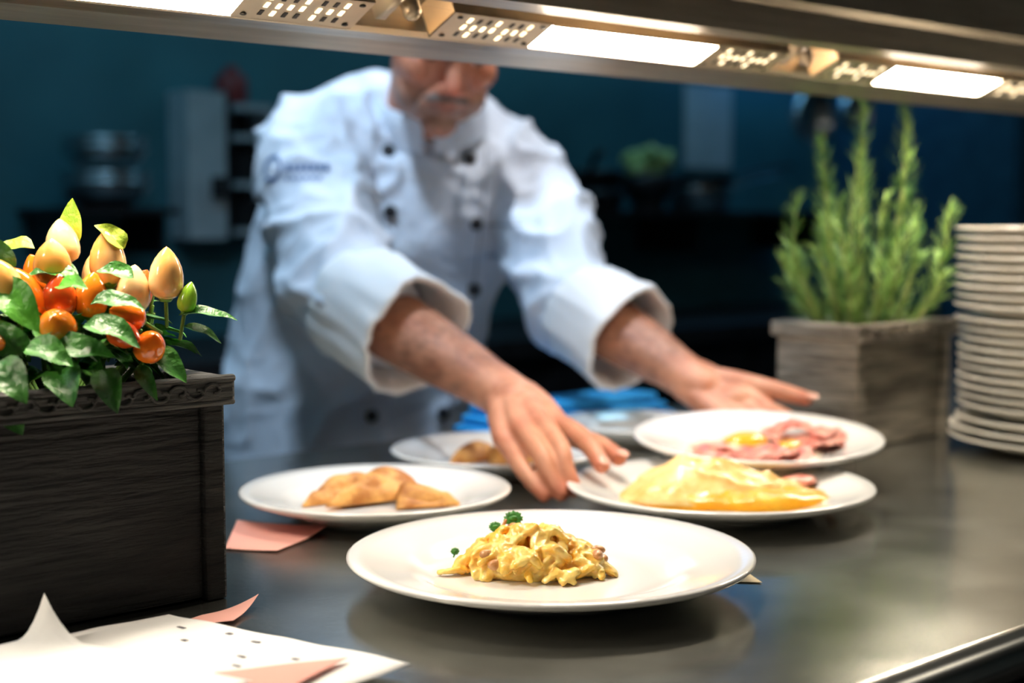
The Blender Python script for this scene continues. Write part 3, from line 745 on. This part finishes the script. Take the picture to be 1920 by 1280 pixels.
b.build("eyes",[m_eye,m_iris],parent=chef)
b=MB()
for s in (-1,1): b.tube([H(s*.015,-.103,.03),H(s*.03,-.099,.034),H(s*.05,-.08,.028)],[.003,.0045,.0025],seg=8,sub=3)
b.build("eyebrows",m_hair,parent=chef)
b=MB()
b.tube([H(-.031,-.082,-.068),H(-.018,-.096,-.057),H(0,-.101,-.054),H(.018,-.096,-.057),H(.031,-.082,-.068)],[.003,.0058,.0058,.0058,.003],seg=10,sub=4,flat=.8)
o=b.build("moustache",m_hair,parent=chef)
b=MB()
vs=[];fs=[];su,sv=44,22
for j in range(sv+1):
    for i in range(su):
        th=2*math.pi*i/su;fr=max(0,-math.sin(th))
        lim=-.55+ .95*fr**.6+(.25 if abs(math.cos(th))>.9 else 0)
        ph=lim+(math.pi/2-lim)*j/sv
        k=1.045+.03*noise.noise(V(math.cos(th)*4,math.sin(th)*4,ph*4))-(.03 if j==0 else 0)
        vs.append(H(math.cos(ph)*math.cos(th)*.077*k,.018+math.cos(ph)*math.sin(th)*.097*k,.03+math.sin(ph)*.086*k))
for j in range(sv):
    for i in range(su):
        i2=(i+1)%su;fs.append((j*su+i,j*su+i2,(j+1)*su+i2,(j+1)*su+i))
b.add(vs,fs);b.build("hair",m_hair,parent=chef)

# arms and hands
def arm(name,E,W,mcps,fingers,thumb,extra,nails=()):
    b=MB()
    b.tube([E.lerp(W,.05),E.lerp(W,.35),E.lerp(W,.6),E.lerp(W,.85),W,W+(mcps[1]-W)*.2],[.044,.047,.041,.032,.029,.027],seg=24,sub=4,flat=.86)
    wd=(mcps[0]-mcps[3]).normalized()
    for i,mc in enumerate(mcps):
        st=W+wd*(.016-.0105*i)
        b.tube([st,st.lerp(mc,.5)+V(0,0,.002),mc],[.016,.0148,.0118],seg=14,sub=3)
    for i in range(3):
        m0=mcps[i].lerp(mcps[i+1],.5);b.tube([W,W.lerp(m0,.6),m0.lerp(W,.12)],[.015,.0135,.009],seg=12)
    for f in fingers:
        P=[Vector(p) for p in f[0]];b.tube(P,f[1],seg=14,sub=4)
    b.tube([Vector(p) for p in thumb[0]],thumb[1],seg=14,sub=4)
    for c,r in extra: b.ell(c,r)
    o=b.build(name,m_skin,parent=chef);bake(o,.0021,4,.5)
    def tf(c):
        w=noise.noise(c*30)*.5+.5;w2=noise.noise(V(c.x*160+c.y*90,c.y*60,c.z*160))*.5+.5
        d,t=distseg(c,E,W);k=1.02-(.24*w+.52*w2)*(1 if t<.85 else max(0,(1-t)/.15))
        tip=min([(c-Vector(f[0][-1])).length for f in fingers]+[(c-Vector(thumb[0][-1])).length])
        g=max(0,1-tip/.025);kn=min((c-m_).length for m_ in mcps);g=max(g,max(0,1-kn/.018)*.6)
        return (k*1.0,k*(1-.28*g),k*(1-.25*g))
    tint(o,tf)
    if nails:
        nb=MB()
        for p,d,u,s in nails:
            d=Vector(d).normalized();u=Vector(u);u=(u-d*u.dot(d)).normalized();sd=d.cross(u)
            Mx=Matrix((sd,d,u)).transposed();nb.ell(p,(s*.62,s*.85,s*.16),Mx)
        nb.build(name+"_nails",m_nail,parent=chef)
    return o
mR=[V(.046,1.427,.970),V(.028,1.410,.974),V(.009,1.402,.969),V(-.008,1.404,.957)]
fR=[([mR[0],(.067,1.394,.962),(.080,1.372,.950),(.087,1.356,.9385)],[.0118,.0106,.0095,.0082]),
    ([mR[1],(.046,1.370,.955),(.052,1.352,.934),(.061,1.345,.9165)],[.0116,.0105,.0094,.0080]),
    ([mR[2],(.028,1.362,.949),(.037,1.346,.929),(.048,1.336,.9145)],[.0112,.0102,.0092,.0078]),
    ([mR[3],(.008,1.366,.937),(.020,1.350,.923),(.032,1.341,.9122)],[.0102,.0090,.0080,.0070])]
tR=([(.016,1.492,.975),(.040,1.462,.962),(.066,1.440,.953),(.090,1.414,.948),(.106,1.392,.9400)],[.016,.0145,.0118,.0105,.0085])
arm("right_forearm_and_hand",RE,RW,mR,fR,tR,[(V(.028,1.455,.962),(.02,.024,.014))],
    nails=[(V(.0885,1.3482,.9458),(.25,-.7,-.55),(.25,-.5,.8),.0085),(V(.109,1.384,.9470),(.5,-.7,-.3),(0,-.35,1),.009)])
mL=[V(.296,1.662,.955),V(.288,1.650,.944),V(.276,1.640,.935),V(.262,1.633,.928)]
fL=[([mL[0],(.322,1.638,.944),(.338,1.618,.936),(.348,1.600,.934)],[.011,.0098,.0088,.0076]),
    ([mL[1],(.314,1.622,.932),(.328,1.600,.926),(.335,1.582,.925)],[.011,.0098,.0088,.0076]),
    ([mL[2],(.300,1.612,.924),(.312,1.590,.918),(.318,1.572,.917)],[.0105,.0095,.0085,.0074]),
    ([mL[3],(.282,1.606,.918),(.290,1.588,.914),(.294,1.572,.912)],[.0095,.0085,.0076,.0066])]
tL=([(.232,1.698,.985),(.262,1.688,.982),(.295,1.678,.977),(.325,1.664,.971),(.346,1.652,.966)],[.016,.0148,.0122,.0105,.0085])
arm("left_forearm_and_hand",LE,LW,mL,fL,tL,[(V(.262,1.672,.963),(.026,.02,.018))],
    nails=[(V(.350,1.645,.971),(.8,-.5,-.2),(0,-.5,.9),.009)])

b=MB()
hipc=V(-.25,2.115,.86)
b.ell(hipc,(.165,.125,.12))
feet=[(V(-.335,2.13,0),-1),(V(-.165,2.18,0),1)]
for f,s in feet:
    b.tube([hipc+V(s*.085,0,.0),V(f.x,2.12,.5),V(f.x,f.y+.02,.10)],[.098,.072,.058],seg=20,sub=5)
t=b.build("trousers",m_trous,parent=chef);bake(t,.01,5,.5)
b=MB()
for f,s in feet:
    b.ell((f.x,f.y-.05,.045),(.045,.12,.045));b.ell((f.x,f.y+.04,.055),(.04,.055,.055));b.obox((f.x,f.y-.03,.012),.08,.22,.024)
sh=b.build("shoes",m_shoe,parent=chef);bake(sh,.006,3,.5)

# ---------------------------------------------------------------- kitchen background
b=MB();b.boxl(-2.5,3.9,2.45,3.04,.86,.90,0);b.boxl(-2.5,3.9,2.5,3.04,.1,.86,1);b.boxl(-2.5,3.9,2.55,3.0,0,.1,1)
for i in range(8): b.boxl(-2.4+i*.78,-1.7+i*.78,2.485,2.5,.15,.82,1);b.boxl(-2.3+i*.78,-1.8+i*.78,2.465,2.475,.76,.775,2)
b.build("kitchen_back_counter",[m_cab,m_cab,m_pansteel],smooth=False)
b=MB();b.boxl(1.22,1.48,2.80,3.05,1.185,1.2);b.boxl(1.24,1.25,2.85,3.05,1.10,1.185);b.boxl(1.46,1.47,2.85,3.05,1.10,1.185)
b.build("wall_shelf",m_cab,smooth=False)
b=MB()
bowl=[(0,.004),(.05,.006),(.085,.03),(.10,.055),(.104,.056),(.104,.052),(.088,.026),(.052,0),(0,0)]
for k,z in enumerate((1.201,1.222,1.275,1.296)):
    b.lathe([(r*(1-.03*k)*.95,zz) for r,zz in bowl],L(1.36,2.91,z),seg=36)
b.build("steel_bowl_stack",m_pansteel)
b=MB()
b.boxl(1.585,1.685,2.96,3.05,1.13,1.47,0)
b.boxl(1.685,1.705,2.97,3.05,1.13,1.47,1)
for z in (1.14,1.25,1.36,1.43): b.boxl(1.705,1.80,2.94,3.05,z,z+.014,0)
b.boxl(1.705,1.80,3.035,3.05,1.13,1.44,1)
b.boxl(1.79,1.80,2.94,3.05,1.14,1.44,0)
for z in (1.155,1.265): b.boxl(1.715,1.78,2.955,3.02,z,z+.07,1)
b.obox(L(1.66,2.955,1.25),.03,.02,.05,Matrix.Rotation(ANG,3,'Z'),mi=1)
b.build("white_wall_cabinet",[m_whitecab,m_cab],smooth=False)
b=MB();b.lathe([(0,0),(.036,0),(.038,.01),(.038,.06),(.028,.072),(.015,.078),(.015,.09),(0,.09)],L(1.725,3.0,1.445),seg=28);b.build("red_canister",m_red)
b=MB();b.boxl(2.55,3.75,2.72,3.05,1.185,1.2);
for a in (2.6,3.15,3.7): b.boxl(a,a+.012,2.8,3.05,1.08,1.185)
b.build("wall_shelf",m_cab,smooth=False)
def pan(a,n,z,R,h,ang,mat,hl=.2,name="frying_pan"):
    b=MB();c=L(a,n,z)
    b.lathe([(0,.004),(R*.8,.004),(R*.97,h),(R,h+.002),(R,h-.003),(R*.83,0),(0,0)],c,seg=40)
    d=A*math.cos(ang)+N*math.sin(ang)
    b.tube([c+d*R*.9+Z*h*.6,c+d*(R+hl*.4)+Z*(h+.02),c+d*(R+hl)+Z*(h+.04)],[.008,.011,.012],seg=10,sub=3,flat=.6)
    return b.build(name,mat)
pan(2.74,2.87,1.201,.13,.05,-2.6,m_pandark);pan(2.75,2.87,1.258,.12,.05,-2.2,m_pandark)
pan(3.24,2.88,1.201,.10,.07,-.1,m_pansteel,.25,"saucepan");pan(3.24,2.88,1.275,.115,.03,-.05,m_pandark,.3)
b=MB();random.seed(4)
for k in range(26):
    t=random.uniform(0,6.28);r=random.uniform(0,.055);b.ell(L(3.0+r*math.cos(t)*1.2,2.86+r*math.sin(t),1.33+random.uniform(-.03,.04)),(.03,.026,.011),Matrix.Rotation(random.uniform(-1,1),3,'X')@Matrix.Rotation(random.uniform(-1,1),3,'Y'),su=10,sv=6)
b.lathe([(0,.0),(.04,0),(.08,.05),(.095,.09),(.09,.09),(.0,.02)],L(3.0,2.86,1.215),seg=30,mi=1)
b.lathe([(0,0),(.05,0),(.05,.02),(0,.02)],L(3.0,2.86,1.2),seg=20,mi=1)
b.build("lettuce_bowl",[m_lett,m_pandark])
b=MB();b.boxl(3.36,3.58,3.044,3.05,1.34,1.60);b.build("notice_sheet",m_whitecab,smooth=False)
# rail with hanging steel pans
FN=Matrix((A,Z,-N)).transposed()
b=MB();b.tube([L(3.42,2.75,1.66),L(3.98,2.75,1.66)],.008,seg=10)
for a in (3.44,3.96): b.tube([L(a,2.75,1.66),L(a,3.045,1.66)],.006,seg=8)
for a,R,dz_ in ((3.58,.085,.12),(3.80,.070,.10)):
    c=L(a,2.745,1.66-dz_-R*.6)
    b.lathe([(0,.0),(R*.85,.0),(R,.035),(R*1.02,.035),(R*.88,-.003),(0,-.003)],c,FN,seg=32)
    b.tube([c+Z*R,c+Z*(R+.05),L(a,2.745,1.655)],[.006,.007,.004],seg=8,flat=.5)
b.build("hanging_pan_rail",m_pansteel)
b=MB();b.boxl(4.12,4.9,2.35,3.04,0.0,2.0);b.boxl(4.14,4.50,2.335,2.35,.1,1.95);b.boxl(4.52,4.88,2.335,2.35,.1,1.95)
b.tube([L(4.47,2.31,.9),L(4.47,2.31,1.4)],.01,seg=10)
b.build("tall_fridge",m_teal,smooth=False)
b=MB();b.boxl(3.35,3.95,2.95,3.045,1.74,1.77);b.build("blue_led_strip",m_bluelit,smooth=False)

def clamp(name,a,n,sa,sn,mat):
    b=MB();b.boxl(a-sa,a+sa,n-sn,n+sn,2.65,2.70,0);b.boxl(a-sa+.02,a+sa-.02,n-sn+.02,n+sn-.02,2.645,2.65,1);b.build(name,[m_whitecab,mat],smooth=False)
clamp("ceiling_lamp",1.0,2.35,.5,.15,m_cool);clamp("ceiling_lamp",3.0,2.35,.5,.15,m_cool);clamp("ceiling_lamp",-.9,2.0,.5,.15,m_cool)
clamp("ceiling_lamp",.6,-.3,.45,.2,m_warmfill);clamp("ceiling_lamp",2.6,-.3,.45,.2,m_warmfill)  # unseen warm panels added on the camera side to light the fronts
def fill_spot(a,n,target,energy,col,size=.16):  # unseen overhead lamp with housing, added to brighten the chef
    c=L(a,n,2.5);d=(Vector(target)-c).normalized();q=d.to_track_quat('-Z','Y');Mx=q.to_matrix()
    b=MB();b.lathe([(.03,.12),(.06,.11),(.085,.0),(.09,-.015),(.088,-.015),(.08,.0),(.055,.10),(0,.105)],c,Mx,seg=28)
    b.tube([c+Mx@V(0,0,.1),V(c.x,c.y,2.62),V(c.x,c.y,2.70)],.010,seg=10)
    o=b.build("added_fill_spot",m_whitecab)
    ld=bpy.data.lights.new("added_fill_light",'AREA');ld.shape='DISK';ld.size=size;ld.energy=energy;ld.color=col;ld.spread=math.radians(70)
    lo=bpy.data.objects.new("added_fill_light",ld);scene.collection.objects.link(lo)
    lo.matrix_world=Matrix.Translation(c+d*.02)@Mx.to_4x4();lo.parent=o
fill_spot(.45,1.10,(-.14,2.0,1.25),3.8,(.60,.79,1.0))
fill_spot(1.55,1.10,(.05,1.95,1.15),2.6,(.95,.96,1.0))

w=bpy.data.worlds.new("world");scene.world=w;w.use_nodes=True
w.node_tree.nodes["Background"].inputs[0].default_value=(.10,.2,.3,1);w.node_tree.nodes["Background"].inputs[1].default_value=.05

cd=bpy.data.cameras.new("camera");co=bpy.data.objects.new("camera",cd);scene.collection.objects.link(co)
cd.lens=50;cd.sensor_width=36;co.location=(0,0,1.175);co.rotation_euler=(math.radians(90-4.886),0,0)
cd.dof.use_dof=True;cd.dof.focus_distance=1.03;cd.dof.aperture_fstop=3.3;cd.clip_start=.02
scene.camera=co
try:
    scene.view_settings.view_transform='Standard'
    scene.view_settings.look='None'
except Exception as ex: print(ex)
